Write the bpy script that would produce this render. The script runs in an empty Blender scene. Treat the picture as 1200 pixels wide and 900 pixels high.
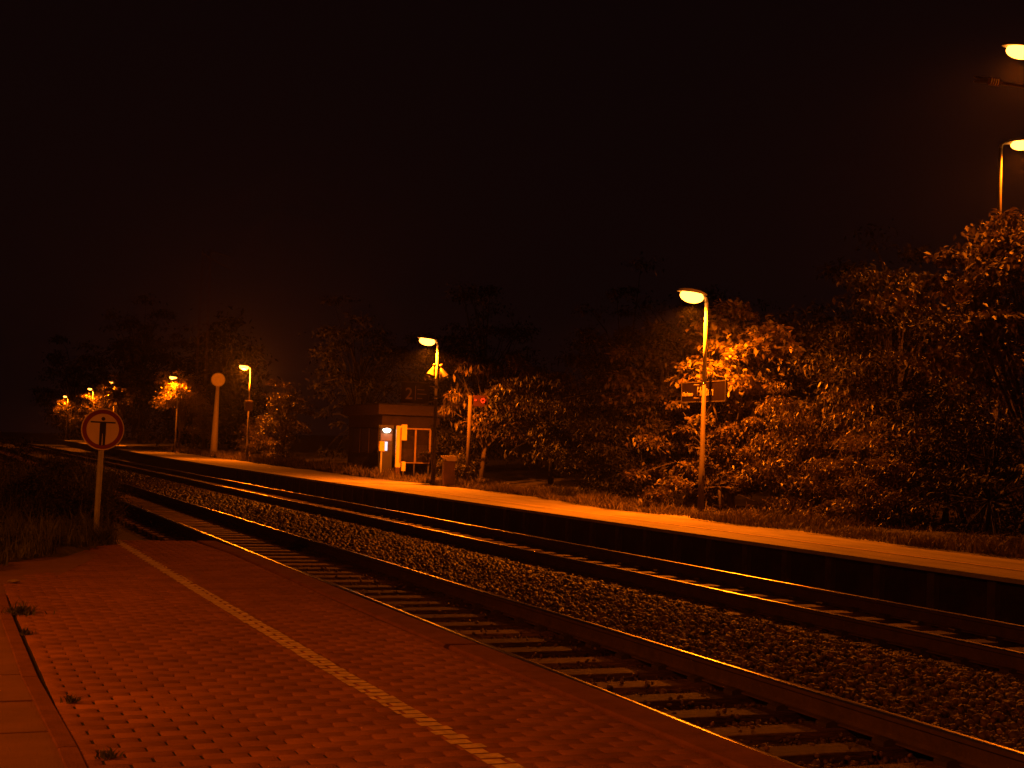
import bpy, bmesh, math, random
import numpy as np
from mathutils import Vector, Matrix
random.seed(7); RNG = np.random.default_rng(11)
sc = bpy.context.scene
COL = sc.collection

# ------------------------------------------------------------------ camera
cam_d = bpy.data.cameras.new('camera'); cam = bpy.data.objects.new('camera', cam_d); COL.objects.link(cam)
cam_d.sensor_width = 36.0; cam_d.lens = 49.5; cam_d.clip_start = 0.05; cam_d.clip_end = 3000
YAW, PITCH, ROLL = math.radians(22.315), math.radians(2.523), math.radians(2.0)
fw = Vector((math.sin(YAW)*math.cos(PITCH), math.cos(YAW)*math.cos(PITCH), math.sin(PITCH)))
rt = Vector((math.cos(YAW), -math.sin(YAW), 0)); up = rt.cross(fw)
r2 = rt*math.cos(ROLL) + up*math.sin(ROLL); u2 = -rt*math.sin(ROLL) + up*math.cos(ROLL)
cam.matrix_world = Matrix(((r2.x, u2.x, -fw.x, 0), (r2.y, u2.y, -fw.y, 0), (r2.z, u2.z, -fw.z, 1.33), (0, 0, 0, 1)))
sc.camera = cam

# ------------------------------------------------------------------ world: night sky with a trace of town glow
w = bpy.data.worlds.new('World'); sc.world = w; w.use_nodes = True
nt = w.node_tree; nt.nodes.clear()
out = nt.nodes.new('ShaderNodeOutputWorld'); bg = nt.nodes.new('ShaderNodeBackground')
sky = nt.nodes.new('ShaderNodeTexSky'); sky.sky_type = 'NISHITA'; sky.sun_disc = False
sky.sun_elevation = math.radians(-6.0); sky.sun_rotation = math.radians(200)
mul = nt.nodes.new('ShaderNodeMixRGB'); mul.blend_type = 'MULTIPLY'; mul.inputs[0].default_value = 1
mul.inputs[2].default_value = (0.05, 0.04, 0.04, 1)
add = nt.nodes.new('ShaderNodeMixRGB'); add.blend_type = 'ADD'; add.inputs[0].default_value = 1
add.inputs[2].default_value = (0.032, 0.0115, 0.0115, 1)
nt.links.new(sky.outputs[0], mul.inputs[1]); nt.links.new(mul.outputs[0], add.inputs[1])
nt.links.new(add.outputs[0], bg.inputs[0]); nt.links.new(bg.outputs[0], out.inputs[0])
bg.inputs[1].default_value = 0.1
sc.view_settings.view_transform = 'Standard'; sc.view_settings.look = 'None'
sc.view_settings.gamma = 1; sc.view_settings.exposure = 0; sc.view_settings.use_curve_mapping = False
sc.render.engine = 'CYCLES'
sc.cycles.use_light_tree = True
SODIUM = (1.0, 0.165, 0.002)       # low colour-temperature sodium light
SODIUM_RED = (1.0, 0.175, 0.002)
P_FAR, P_NEAR = 3600.0, 1250.0

# ------------------------------------------------------------------ materials
def mat(name, col, rough=0.8, metal=0.0, var=0.25, scale=6.0, bump=0.0, bscale=40.0, col2=None, emit=None, estr=0, attr=None, transl=0, stretch=None, spec=None):
    m = bpy.data.materials.new(name); m.use_nodes = True
    n = m.node_tree.nodes; l = m.node_tree.links
    b = n['Principled BSDF']; b.inputs['Roughness'].default_value = rough; b.inputs['Metallic'].default_value = metal
    if spec is not None: b.inputs['Specular IOR Level'].default_value = spec
    tc = n.new('ShaderNodeTexCoord')
    src = tc.outputs['Object']
    if stretch:
        mp = n.new('ShaderNodeMapping'); mp.inputs['Scale'].default_value = stretch; l.new(src, mp.inputs['Vector']); src = mp.outputs[0]
    nz = n.new('ShaderNodeTexNoise'); nz.inputs['Scale'].default_value = scale; nz.inputs['Detail'].default_value = 8
    nz.inputs['Roughness'].default_value = 0.65
    l.new(src, nz.inputs['Vector'])
    rp = n.new('ShaderNodeValToRGB'); l.new(nz.outputs['Fac'], rp.inputs[0])
    c2 = col2 or tuple(c*(1-var) for c in col); c1 = tuple(min(1, c*(1+var*0.6)) for c in col)
    rp.color_ramp.elements[0].position = 0.3; rp.color_ramp.elements[0].color = (*c2, 1)
    rp.color_ramp.elements[1].position = 0.7; rp.color_ramp.elements[1].color = (*c1, 1)
    csock = rp.outputs[0]
    if attr:
        a = n.new('ShaderNodeAttribute'); a.attribute_name = 'tone'
        mx = n.new('ShaderNodeMixRGB'); mx.blend_type = 'MULTIPLY'; mx.inputs[0].default_value = 1
        l.new(csock, mx.inputs[1]); l.new(a.outputs['Color'], mx.inputs[2]); csock = mx.outputs[0]
    l.new(csock, b.inputs['Base Color'])
    if bump:
        n2 = n.new('ShaderNodeTexNoise'); n2.inputs['Scale'].default_value = bscale; n2.inputs['Detail'].default_value = 6
        l.new(src, n2.inputs['Vector'])
        bp = n.new('ShaderNodeBump'); bp.inputs['Strength'].default_value = bump; bp.inputs['Distance'].default_value = 0.02
        l.new(n2.outputs['Fac'], bp.inputs['Height']); l.new(bp.outputs[0], b.inputs['Normal'])
    if emit:
        b.inputs['Emission Color'].default_value = (*emit, 1); b.inputs['Emission Strength'].default_value = estr
    if transl:
        t = n.new('ShaderNodeBsdfTranslucent'); l.new(csock, t.inputs['Color'])
        ms = n.new('ShaderNodeMixShader'); ms.inputs[0].default_value = transl
        l.new(b.outputs[0], ms.inputs[1]); l.new(t.outputs[0], ms.inputs[2])
        l.new(ms.outputs[0], n['Material Output'].inputs['Surface'])
    return m
M = {}
M['paver'] = mat('red_concrete_paver', (0.27, 0.120, 0.075), 0.9, var=0.3, scale=3, bump=0.5, bscale=120, attr=True, spec=.08)
M['joint'] = mat('joint_sand', (0.016, 0.011, 0.007), 0.95, var=0.4, scale=30, bump=0.6, bscale=200)
M['line'] = mat('worn_white_paint', (0.62, 0.47, 0.36), 0.85, var=0.5, scale=14, bump=0.3, bscale=150)
M['kerb'] = mat('weathered_concrete_kerb', (0.19, 0.085, 0.052), 0.9, var=0.3, scale=5, bump=0.4, bscale=90, spec=.06)
M['slab'] = mat('slab_paving', (0.185, 0.085, 0.055), 0.85, var=0.25, scale=2.5, bump=0.4, bscale=90)
M['farpave'] = mat('pale_asphalt', (0.33, 0.28, 0.23), 0.85, var=0.45, scale=2.2, bump=0.3, bscale=60, stretch=(1, .25, 1))
M['faredge'] = mat('platform_coping', (0.30, 0.27, 0.24), 0.8, var=0.3, scale=4, bump=0.3)
M['wallc'] = mat('dark_wall_concrete', (0.035, 0.026, 0.022), 0.9, spec=.1, var=0.5, scale=3, bump=0.6, bscale=40)  # dark mottled concrete on every wall panel
M['pilaster'] = mat('paler_concrete_pilaster', (0.055, 0.040, 0.032), 0.9, var=0.7, scale=3, bump=0.6, bscale=40)
M['soil'] = mat('dark_soil', (0.045, 0.032, 0.022), 0.95, var=0.5, scale=2, bump=0.9, bscale=12)
M['verge'] = mat('grass_soil', (0.040, 0.028, 0.014), 0.95, var=0.5, scale=1.5, bump=1.0, bscale=10)
M['bed'] = mat('ballast_fines', (0.05, 0.035, 0.026), 0.95, var=0.6, scale=25, bump=1.0, bscale=35)
M['stone'] = mat('ballast_stone', (0.085, 0.045, 0.030), 0.52, spec=.35, var=0.3, scale=20, bump=0.3, bscale=80, attr=True)
M['railtop'] = mat('polished_rail_head', (0.52, 0.46, 0.42), 0.24, metal=1.0, var=0.15, scale=3, bump=0.03, bscale=30, stretch=(30, .6, 30))
M['railweb'] = mat('rusty_rail_side', (0.060, 0.033, 0.021), 0.85, var=0.4, scale=6, bump=0.4)
M['sleeper'] = mat('weathered_sleeper_wood', (0.15, 0.092, 0.064), 0.62, spec=.2, var=0.8, scale=5, bump=1.0, bscale=22, stretch=(1, 9, 9))
M['clamp'] = mat('rusty_fastening', (0.035, 0.022, 0.016), 0.8, var=0.4)
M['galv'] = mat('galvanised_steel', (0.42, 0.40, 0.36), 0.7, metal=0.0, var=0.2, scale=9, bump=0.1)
M['darkpole'] = mat('dark_metal_and_pole_shade', (0.07, 0.05, 0.04), 0.75, var=0.25, scale=9)  # plain dark metal; on lamp poles it stands in for fading light
M['house'] = mat('lamp_housing', (0.30, 0.28, 0.25), 0.5, var=0.15)
M['bowl'] = mat('lit_lamp_bowl', (0.9, 0.8, 0.6), 0.4, var=0.02, emit=(1.0, 0.30, 0.030), estr=12)
M['bowl_s'] = mat('lit_street_lamp_bowl', (0.9, 0.8, 0.6), 0.4, var=0.02, emit=(1.0, 0.30, 0.030), estr=12)
M['white'] = mat('white_sign_enamel', (0.85, 0.66, 0.52), 0.5, var=0.1, scale=5)
M['red'] = mat('red_sign_enamel', (0.22, 0.012, 0.01), 0.5, var=0.15, scale=8)
M['black'] = mat('black_sign_paint', (0.012, 0.010, 0.012), 0.6, var=0.1)
M['navy'] = mat('dark_blue_sign_panel', (0.010, 0.005, 0.004), 0.9, spec=.05, var=0.15)
M['text'] = mat('pale_sign_lettering', (0.34, 0.26, 0.18), 0.7, var=0.05)
M['dimtext'] = mat('faded_sign_lettering', (0.20, 0.13, 0.10), 0.6, var=0.1)
M['leaf'] = mat('green_leaf', (0.050, 0.043, 0.012), 0.5, var=0.3, scale=2, attr=True, transl=0.22)
M['leafy'] = mat('lit_leaf', (0.105, 0.078, 0.022), 0.5, var=0.35, scale=2, attr=True, transl=0.22)  # leaf copy lightened to look lit by the lamps
M['leafg'] = mat('bright_lit_leaf', (0.24, 0.19, 0.045), 0.5, var=0.3, scale=2, attr=True, transl=0.25)  # brightest leaf copy, lamp light put into its yellow
M['leafd'] = mat('shaded_leaf', (0.022, 0.018, 0.008), 0.6, var=0.3, scale=2, attr=True, transl=0.15)  # leaf copy darkened to stand for poorly lit foliage
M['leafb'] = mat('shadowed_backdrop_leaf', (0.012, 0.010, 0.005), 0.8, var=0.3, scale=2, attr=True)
M['grass'] = mat('dry_grass_blade', (0.14, 0.10, 0.045), 0.7, var=0.35, scale=3, attr=True, transl=0.15)
M['grassn'] = mat('verge_grass_blade', (0.075, 0.075, 0.025), 0.7, var=0.35, scale=3, attr=True, transl=0.15)
M['bark'] = mat('tree_bark', (0.09, 0.065, 0.045), 0.9, var=0.4, scale=12, bump=0.8, bscale=25)
M['barkd'] = mat('shaded_bark', (0.014, 0.010, 0.007), 0.95, var=0.4, scale=12)  # bark copy darkened for trees out of the lamp light
M['brick'] = mat('dark_shelter_wall', (0.045, 0.03, 0.024), 0.9, var=0.4, scale=4, bump=0.4)
M['fascia'] = mat('wooden_roof_fascia', (0.15, 0.09, 0.06), 0.7, var=0.3, scale=5, stretch=(1, 1, 8))
M['wallw'] = mat('brown_upper_wall', (0.10, 0.06, 0.042), 0.8, var=0.3, scale=4)
M['yellow'] = mat('yellow_painted_metal', (0.85, 0.66, 0.22), 0.5, var=0.1)
M['glass'] = mat('display_glass', (0.10, 0.07, 0.05), 0.12, var=0.2)
M['paper'] = mat('timetable_paper', (0.22, 0.15, 0.10), 0.8, var=0.3, scale=9)
M['screen'] = mat('lit_blue_white_screen', (0.3, 0.5, 0.6), 0.4, var=0.05, emit=(0.22, 0.62, 0.95), estr=1.2)
M['tube'] = mat('lit_white_hood', (0.9, 0.9, 0.8), 0.4, var=0.02, emit=(1.0, 0.82, 0.55), estr=6)
M['machine'] = mat('grey_machine_body', (0.035, 0.027, 0.022), 0.5, var=0.2)
M['binm'] = mat('brown_litter_bin', (0.10, 0.045, 0.03), 0.6, var=0.3)
M['binlid'] = mat('pale_bin_hood', (0.085, 0.06, 0.04), 0.8, var=0.15)
M['binhood'] = mat('pale_bin_hood_metal', (0.5, 0.4, 0.28), 0.5, var=0.1)
M['disc'] = mat('dull_disc_face', (0.78, 0.66, 0.55), 0.7, var=0.15)
M['postc'] = mat('pale_concrete_post', (0.55, 0.45, 0.36), 0.8, var=0.2)
M['porc'] = mat('brown_insulator', (0.25, 0.10, 0.06), 0.3, var=0.1)
M['redled'] = mat('red_signal_symbols', (0.5, 0.06, 0.04), 0.5, var=0.05, emit=(1.0, 0.10, 0.04), estr=0.14)
M['boardred'] = mat('dark_red_board', (0.045, 0.008, 0.006), 0.6)
M['postg'] = mat('grey_concrete_post', (0.075, 0.05, 0.038), 0.85, var=0.3)
M['fascia2'] = mat('brown_case_frame', (0.26, 0.16, 0.09), 0.6)
M['litter'] = mat('litter_paper', (0.22, 0.16, 0.12), 0.8, var=0.2)

_n = M['sleeper'].node_tree; _b = _n.nodes['Principled BSDF']; _src = _b.inputs['Base Color'].links[0].from_socket
_oi = _n.nodes.new('ShaderNodeObjectInfo'); _mr = _n.nodes.new('ShaderNodeMapRange'); _mr.inputs['To Min'].default_value = .35; _mr.inputs['To Max'].default_value = 1.25
_mx = _n.nodes.new('ShaderNodeVectorMath'); _mx.operation = 'SCALE'
_n.links.new(_oi.outputs['Random'], _mr.inputs['Value']); _n.links.new(_src, _mx.inputs[0]); _n.links.new(_mr.outputs[0], _mx.inputs['Scale']); _n.links.new(_mx.outputs[0], _b.inputs['Base Color'])

# ------------------------------------------------------------------ mesh helpers
def link(name, me, parent=None):
    o = bpy.data.objects.new(name, me); COL.objects.link(o)
    if parent is not None: o.parent = parent
    return o
class MB:
    def __init__(s): s.v = []; s.f = []; s.smooth = []
    def box(s, a, b, bev=0.0):
        x0, y0, z0 = a; x1, y1, z1 = b
        k = len(s.v)
        if bev <= 0:
            s.v += [(x0,y0,z0),(x1,y0,z0),(x1,y1,z0),(x0,y1,z0),(x0,y0,z1),(x1,y0,z1),(x1,y1,z1),(x0,y1,z1)]
            for f in ((0,3,2,1),(4,5,6,7),(0,1,5,4),(1,2,6,5),(2,3,7,6),(3,0,4,7)): s.f.append(tuple(k+i for i in f)); s.smooth.append(False)
        else:
            t = bev
            bm = bmesh.new(); bmesh.ops.create_cube(bm, size=1)
            for v in bm.verts: v.co = Vector(((x0+x1)/2+v.co.x*(x1-x0), (y0+y1)/2+v.co.y*(y1-y0), (z0+z1)/2+v.co.z*(z1-z0)))
            bmesh.ops.bevel(bm, geom=bm.edges[:], offset=t, segments=2, affect='EDGES', profile=0.6)
            s.add_bm(bm)
        return s
    def add_bm(s, bm, smooth=False):
        k = len(s.v); bm.verts.index_update()
        for v in bm.verts: s.v.append(tuple(v.co))
        for f in bm.faces: s.f.append(tuple(k+v.index for v in f.verts)); s.smooth.append(smooth)
        bm.free()
    def tube(s, pts, rads, n=12, cap=True):
        pts = [Vector(p) for p in pts]; rings = []
        for i, p in enumerate(pts):
            d = (pts[min(i+1, len(pts)-1)] - pts[max(i-1, 0)]).normalized()
            ref = Vector((0,0,1)) if abs(d.z) < 0.9 else Vector((1,0,0))
            a = d.cross(ref).normalized(); b = d.cross(a).normalized()
            k = len(s.v)
            for j in range(n):
                t = 2*math.pi*j/n
                s.v.append(tuple(p + (a*math.cos(t)+b*math.sin(t))*rads[i]))
            rings.append(k)
        for i in range(len(rings)-1):
            for j in range(n):
                s.f.append((rings[i]+j, rings[i]+(j+1)%n, rings[i+1]+(j+1)%n, rings[i+1]+j)); s.smooth.append(True)
        if cap:
            s.f.append(tuple(rings[0]+j for j in range(n))[::-1]); s.smooth.append(False)
            s.f.append(tuple(rings[-1]+j for j in range(n))); s.smooth.append(False)
        return s
    def prism(s, poly, axis, a, b):
        # poly 2D outline extruded along axis from a to b
        def P(u, v, w): return {'x': (w,u,v), 'y': (u,w,v), 'z': (u,v,w)}[axis]
        k = len(s.v); n = len(poly)
        s.v += [P(u, v, a) for u, v in poly] + [P(u, v, b) for u, v in poly]
        for j in range(n): s.f.append((k+j, k+(j+1)%n, k+n+(j+1)%n, k+n+j)); s.smooth.append(False)
        s.f.append(tuple(k+j for j in range(n))[::-1]); s.f.append(tuple(k+n+j for j in range(n))); s.smooth += [False, False]
        return s
    def build(s, name, m, parent=None):
        me = bpy.data.meshes.new(name); me.from_pydata(s.v, [], s.f)
        me.polygons.foreach_set('use_smooth', s.smooth)
        bm = bmesh.new(); bm.from_mesh(me); bmesh.ops.recalc_face_normals(bm, faces=bm.faces[:]); bm.to_mesh(me); bm.free()
        me.materials.append(m); me.update()
        return link(name, me, parent)
def npmesh(name, V, F, m, parent=None, tone=None, smooth=False):
    me = bpy.data.meshes.new(name); nf, k = F.shape
    me.vertices.add(len(V)); me.vertices.foreach_set('co', V.astype(np.float32).ravel())
    me.loops.add(nf*k); me.loops.foreach_set('vertex_index', F.astype(np.int32).ravel())
    me.polygons.add(nf); me.polygons.foreach_set('loop_start', np.arange(0, nf*k, k, dtype=np.int32))
    me.polygons.foreach_set('loop_total', np.full(nf, k, dtype=np.int32))
    if smooth: me.polygons.foreach_set('use_smooth', np.ones(nf, dtype=bool))
    me.update(calc_edges=True); me.validate()
    if tone is not None:
        a = me.attributes.new('tone', 'FLOAT_COLOR', 'POINT')
        c = np.ones((len(V), 4), np.float32); c[:, :3] = tone if tone.ndim == 2 else tone[:, None]
        a.data.foreach_set('color', c.ravel())
    me.materials.append(m)
    return link(name, me, parent)
def props(o, label, cat, group=None):
    o['label'] = label; o['category'] = cat
    if group: o['group'] = group
    return o
def thing(name, label, cat, loc=(0,0,0), rz=0, group=None):
    o = bpy.data.objects.new(name, None); COL.objects.link(o); o.empty_display_size = 0.2
    o.location = loc; o.rotation_euler = (0, 0, rz)
    return props(o, label, cat, group)
def struct(o, kind='structure'): o['kind'] = kind; return o
def copy_tree(o, parent=None):
    c = o.copy(); COL.objects.link(c); c.parent = parent
    for ch in list(o.children): copy_tree(ch, c)
    return c
def text_mesh(name, body, size, m, parent, loc, rot, ext=0.004, bold=0.0, align='LEFT', xs=1.0):
    cu = bpy.data.curves.new(name, 'FONT'); cu.body = body; cu.size = size; cu.extrude = ext; cu.offset = bold; cu.align_x = align
    t = bpy.data.objects.new(name+'_tmp', cu); COL.objects.link(t); bpy.context.view_layer.update()
    me = bpy.data.meshes.new_from_object(t.evaluated_get(bpy.context.evaluated_depsgraph_get()))
    bpy.data.objects.remove(t); bpy.data.curves.remove(cu)
    me.materials.clear(); me.materials.append(m); me.name = name
    o = link(name, me, parent); o.location = loc; o.rotation_euler = rot; o.scale = (xs, 1, 1)
    return o

# ------------------------------------------------------------------ platform ground, track bed
ZR = -0.31          # rail head
ZS = -0.49          # sleeper top
def curve_far(y):   # the far platform edge bears slightly away far down the line
    return 11.62 + (0.0 if y < 42 else 0.00042*(y-42)**2 if y < 110 else 1.94+0.057*(y-110)*0.6)
mb = MB(); mb.box((-400, -60, -0.9), (600, 900, -0.66)); struct(mb.build('ground', M['soil']))
# near platform
edge_pts = [(-6, 3.52), (5.1, 3.517), (6.2, 3.505), (8.9, 3.472), (11.5, 3.462), (14, 3.475), (15.9, 3.485), (18.05, 3.40)]
def edge_x(y): return float(np.interp(y, [p[0] for p in edge_pts], [p[1] for p in edge_pts]))
def lip_x(y): return edge_x(y) - 0.245
LINE = [(-6, 2.45), (5.4, 2.285), (6.4, 2.247), (7.8, 2.22), (11.7, 2.205), (17.6, 2.165)]
def line_x(y): return float(np.interp(y, [p[0] for p in LINE], [p[1] for p in LINE]))
PE = 18.0
mb = MB(); mb.box((-6, -6, -0.62), (3.20, PE, -0.016)); mb.box((3.20, -6, -0.62), (3.40, PE, -0.05)); struct(mb.build('near_platform', M['joint']))
# pavers: running bond 20 x 10 cm, rows across the platform
V = []; F = []; T = []
LV = []; LF = []; LT = []
def paver(x0, x1, y0, y1, z, tilt, tone, V=V, F=F, T=T, c=0.004, zb=-0.02):
    k = len(V)
    def zz(x, y): return z + tilt[0]*(x-(x0+x1)/2) + tilt[1]*(y-(y0+y1)/2)
    for (xa, xb, ya, yb, dz) in ((x0, x1, y0, y1, None), (x0, x1, y0, y1, -c), (x0+c, x1-c, y0+c, y1-c, 0)):
        for (x, y) in ((xa, ya), (xb, ya), (xb, yb), (xa, yb)):
            V.append((x, y, zb if dz is None else zz(x, y)+dz)); T.append(tone)
    for a in (0, 4):
        for j in range(4): F.append((k+a+j, k+a+(j+1)%4, k+a+4+(j+1)%4, k+a+4+j))
    F.append((k+8, k+9, k+10, k+11))
row = 0; y = -2.0
kx = 0.62
while y < PE-0.05:
    w_ = 0.1 + random.uniform(-.0015, .0015)
    off = (0.1 if row % 2 else 0.0) + 0.012*math.sin(row*0.05)
    x = kx - 0.2 + off
    lx = line_x(y)
    while x < lip_x(y)-0.01:
        xa, xb = max(x, kx), min(x+0.2, lip_x(y)-0.038)
        # the paving frays out into a concrete patch towards the far left
        if xb - xa > 0.03 and not (y > 12.8 and x < 0.6+(y-12.8)*0.28):
            z = -0.004 + 0.004*math.sin(x*1.7+y*0.6) + random.gauss(0, .0004)
            tn = random.uniform(0.91, 1.08)
            tn *= 1 + .55*math.exp(-((x+.1-.92)/.26)**2-((y-7.15)/.22)**2) + .10*math.sin(x*2.3+1)*math.sin(y*.9)
            tl = (random.gauss(0, .002), random.gauss(0, .003))
            g = 0.0040 + random.random()*0.0030
            paver(xa+g+.001, xb-g-.001, y+0.0033, y+w_-0.0033, z, tl, tn)
            a, b = max(xa+g+0.005, lx-0.062+random.uniform(-.006,.006)), min(xb-g-0.005, lx+0.062+random.uniform(-.006,.006))
            if b-a > 0.012:
                k = len(LV); z2 = z+0.0025
                for (px, py) in ((a, y+.0095), (b, y+.0095), (b, y+w_-.0095), (a, y+w_-.0095)):
                    LV.append((px, py, z2 + tl[0]*(px-(xa+xb)/2) + tl[1]*(py-(y+w_/2)))); LT.append(1)
                LF.append((k, k+1, k+2, k+3))
        x += 0.2
    row += 1; y += w_
struct(npmesh('platform_paving', np.array(V), np.array(F), M['paver'], tone=np.array(T)))
struct(npmesh('platform_line', np.array(LV), np.array(LF), M['line']))
# kerb stones along the track, one wide open joint
mb = MB(); ys = [-6, -2.2, 1.6, 5.2, 8.82, 12.4, 15.3, 18.02]
for i in range(len(ys)-1):
    a, b = ys[i]+0.006, ys[i+1]-0.006
    if i == 3: b -= 0.0
    if i == 4: a += 0.045
    sh = [0, 0, .0, .006, -.022, 0.0, .01][i]
    n = 6
    for j in range(n):
        ya, yb = a+(b-a)*j/n, a+(b-a)*(j+1)/n
    lo = [(lip_x(a+(b-a)*t/6)+sh*0.5, a+(b-a)*t/6) for t in range(7)]
    hi = [(edge_x(a+(b-a)*t/6), a+(b-a)*t/6) for t in range(7)]
    k = len(mb.v); c = 0.012
    prof = []
    for (l_, h_) in zip(lo, hi):
        prof.append([(l_[0], l_[1], -0.2), (l_[0], l_[1], 0.0-c), (l_[0]+c, l_[1], 0.0), (h_[0]-c*1.3, h_[1], 0.0), (h_[0], h_[1], -c*1.3), (h_[0], h_[1], -0.2)])
    for p in prof: mb.v += p
    for t in range(6):
        for q in range(6): mb.f.append((k+t*6+q, k+t*6+(q+1)%6, k+(t+1)*6+(q+1)%6, k+(t+1)*6+q)); mb.smooth.append(False)
    mb.f.append(tuple(k+q for q in range(6))); mb.f.append(tuple(k+36+q for q in range(6))); mb.smooth += [False]*2
struct(mb.build('platform_kerb', M['kerb']))
# narrow edging strip and slab paving on the left
mb = MB()
kp = [(-3, 0.56), (3.3, 0.56), (6.2, 0.55), (8.0, 0.51), (10.4, 0.51), (12.0, .53)]
for i in range(len(kp)-1):
    (ya, xa), (yb, xb) = kp[i], kp[i+1]
    k = len(mb.v); c = .006
    for (yy, xx) in ((ya+.008, xa), (yb-.008, xb)):
        mb.v += [(xx, yy, -.1), (xx, yy, .008-c), (xx+c, yy, .008), (xx+.085-c, yy, .008), (xx+.085, yy, .008-c), (xx+.085, yy, -.1)]
    for q in range(6): mb.f.append((k+q, k+(q+1)%6, k+6+(q+1)%6, k+6+q)); mb.smooth.append(False)
    mb.f.append(tuple(range(k, k+6))); mb.f.append(tuple(range(k+6, k+12))); mb.smooth += [False]*2
struct(mb.build('edging_kerb', M['kerb']))
mb = MB(); y = -3.0
for L in (2.6, 2.5, 1.6, 1.43, 1.45, .75, .78, 1.5, 1.5, 1.5):
    for (xa, xb) in ((-4.9, -2.9), (-2.9, -.9), (-.9, .57)):
        mb.box((xa+.006, y+.012, -.05), (xb-.006, y+L-.012, .0+random.uniform(-.003, .003)), .004)
    y += L
struct(mb.build('slab_pavement', M['slab']))
mb = MB(); mb.prism([(.64, 12.15), (1.02, 13.2), (1.55, 15.1), (1.85, 16.3), (1.45, 16.45), (.9, 15.3), (.3, 13.9), (-1.5, 13.3), (-1.5, 12.1), (.3, 12.05)], 'z', -.03, -.006); struct(mb.build('path', M['slab']))
# grass verge ground on the left
N = 60; gx = np.linspace(-9, 2.3, N); gy = np.linspace(13.2, 60, 90); X, Y = np.meshgrid(gx, gy)
Z = -0.03 + 0.10*np.clip((Y-14)/2, 0, 1) + 0.05*np.sin(X*2.1+Y)*np.cos(Y*1.3) - 0.62*np.clip((X-0.8-0.0*Y)/1.4, 0, 1)*np.clip((Y-17.8)/1.0, 0, 1)
Z = np.where((X > .25+(Y-13.2)*.42) & (Y < 17.8), -0.08, Z)
idx = np.arange(N*90).reshape(90, N)
F4 = np.stack([idx[:-1,:-1], idx[:-1,1:], idx[1:,1:], idx[1:,:-1]], -1).reshape(-1, 4)
struct(npmesh('verge_ground', np.stack([X.ravel(), Y.ravel(), Z.ravel()], 1), F4, M['verge'], smooth=True))
# far platform
ysf = list(np.arange(-8, 44, 4)) + list(np.arange(44, 236, 8))
def back_w(y): return float(np.interp(y, [0, 12, 20, 29, 34, 40, 60, 90, 230], [2.6, 2.45, 2.25, 2.35, 3.15, 3.05, 3.25, 3.5, 3.6]))
mb = MB(); k = 0; prof = []
for yy in ysf:
    e = curve_far(yy); prof.append([(e+.30, yy, -.6), (e+.30, yy, 0.0), (e+.302, yy, .0), (e+4.0, yy, 0.0), (e+4.0, yy, -.6)])
for p in prof: mb.v += p
for t in range(len(ysf)-1):
    for q in range(4): mb.f.append((t*5+q, t*5+q+1, (t+1)*5+q+1, (t+1)*5+q)); mb.smooth.append(False)
struct(mb.build('far_platform', M['farpave']))
mb = MB(); prof = []
for yy in ysf:
    e = curve_far(yy); prof.append([(e+.004, yy, -.05), (e, yy, -.008), (e+.008, yy, 0.004), (e+.31, yy, 0.004), (e+.31, yy, -.05)])
for p in prof: mb.v += p
n = len(ysf)
for t in range(n-1):
    for q in range(5): mb.f.append((t*5+q, t*5+(q+1)%5, (t+1)*5+(q+1)%5, (t+1)*5+q)); mb.smooth.append(False)
struct(mb.build('far_platform_kerb', M['faredge']))
mb = MB()
for t in range(n-1):
    k = len(mb.v)
    for yy in (ysf[t], ysf[t+1]):
        e = curve_far(yy)
        mb.v += [(e+.95, yy, .006), (e+1.07, yy, .006)]
    mb.f.append((k, k+1, k+3, k+2)); mb.smooth.append(False)
struct(mb.build('far_platform_line', M['line']))
# back verge of the far platform
gx = np.linspace(0, 46, 70)**1.0; gy = np.concatenate([np.linspace(-6, 60, 120), np.linspace(62, 260, 60)]); X, Y = np.meshgrid(gx, gy)
E_ = np.vectorize(curve_far)(Y)
bx = np.vectorize(back_w)(Y) + 0.10*np.sin(Y*.35) + .08*np.sin(Y*1.3)
Z = -0.02 + 0.06*np.clip((X-.3)/1.2, 0, 1) + 0.04*np.sin(X*1.9+Y*1.1)*np.clip(X/2, 0, 1) + 0.05*np.clip(X-4, 0, 40)
Xw = X + E_ + bx
idx = np.arange(X.size).reshape(X.shape)
F4 = np.stack([idx[:-1,:-1], idx[:-1,1:], idx[1:,1:], idx[1:,:-1]], -1).reshape(-1, 4)
struct(npmesh('embankment', np.stack([Xw.ravel(), Y.ravel(), Z.ravel()+.012], 1), F4, M['verge'], smooth=True))
# platform wall: concrete panels between pilasters, under the coping
pw = thing('platform_wall', 'dark concrete wall with pilasters under the far platform edge', 'wall', (0, 0, 0))
panel = None; post = None
for i in range(46):
    y0 = 13.38 - 4*1.1 + i*1.1
    xo = curve_far(y0+.5)
    if panel is None:
        m1 = MB(); m1.box((.20, .075, -.66), (.26, 1.025, -.055), .006); panel = m1.build('panel', M['wallc'], pw)
        m2 = MB(); m2.box((.12, -.07, -.66), (.28, .07, -.055), .01); post = m2.build('pilaster', M['pilaster'], pw)
        a, b = panel, post
    else:
        a, b = panel.copy(), post.copy(); COL.objects.link(a); COL.objects.link(b); a.parent = pw; b.parent = pw
    a.location = (xo, y0, 0); b.location = (xo, y0, 0)
m1 = MB()
for (ya, yb) in zip(ysf[:-1], ysf[1:]):
    if yb > 59.5: m1.prism([(curve_far(max(ya, 59.6))+.2, max(ya, 59.6)), (curve_far(yb)+.2, yb), (curve_far(yb)+.26, yb), (curve_far(max(ya, 59.6))+.26, max(ya, 59.6))], 'z', -.66, -.055)
m1.build('plain_wall', M['wallc'], pw)

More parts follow.
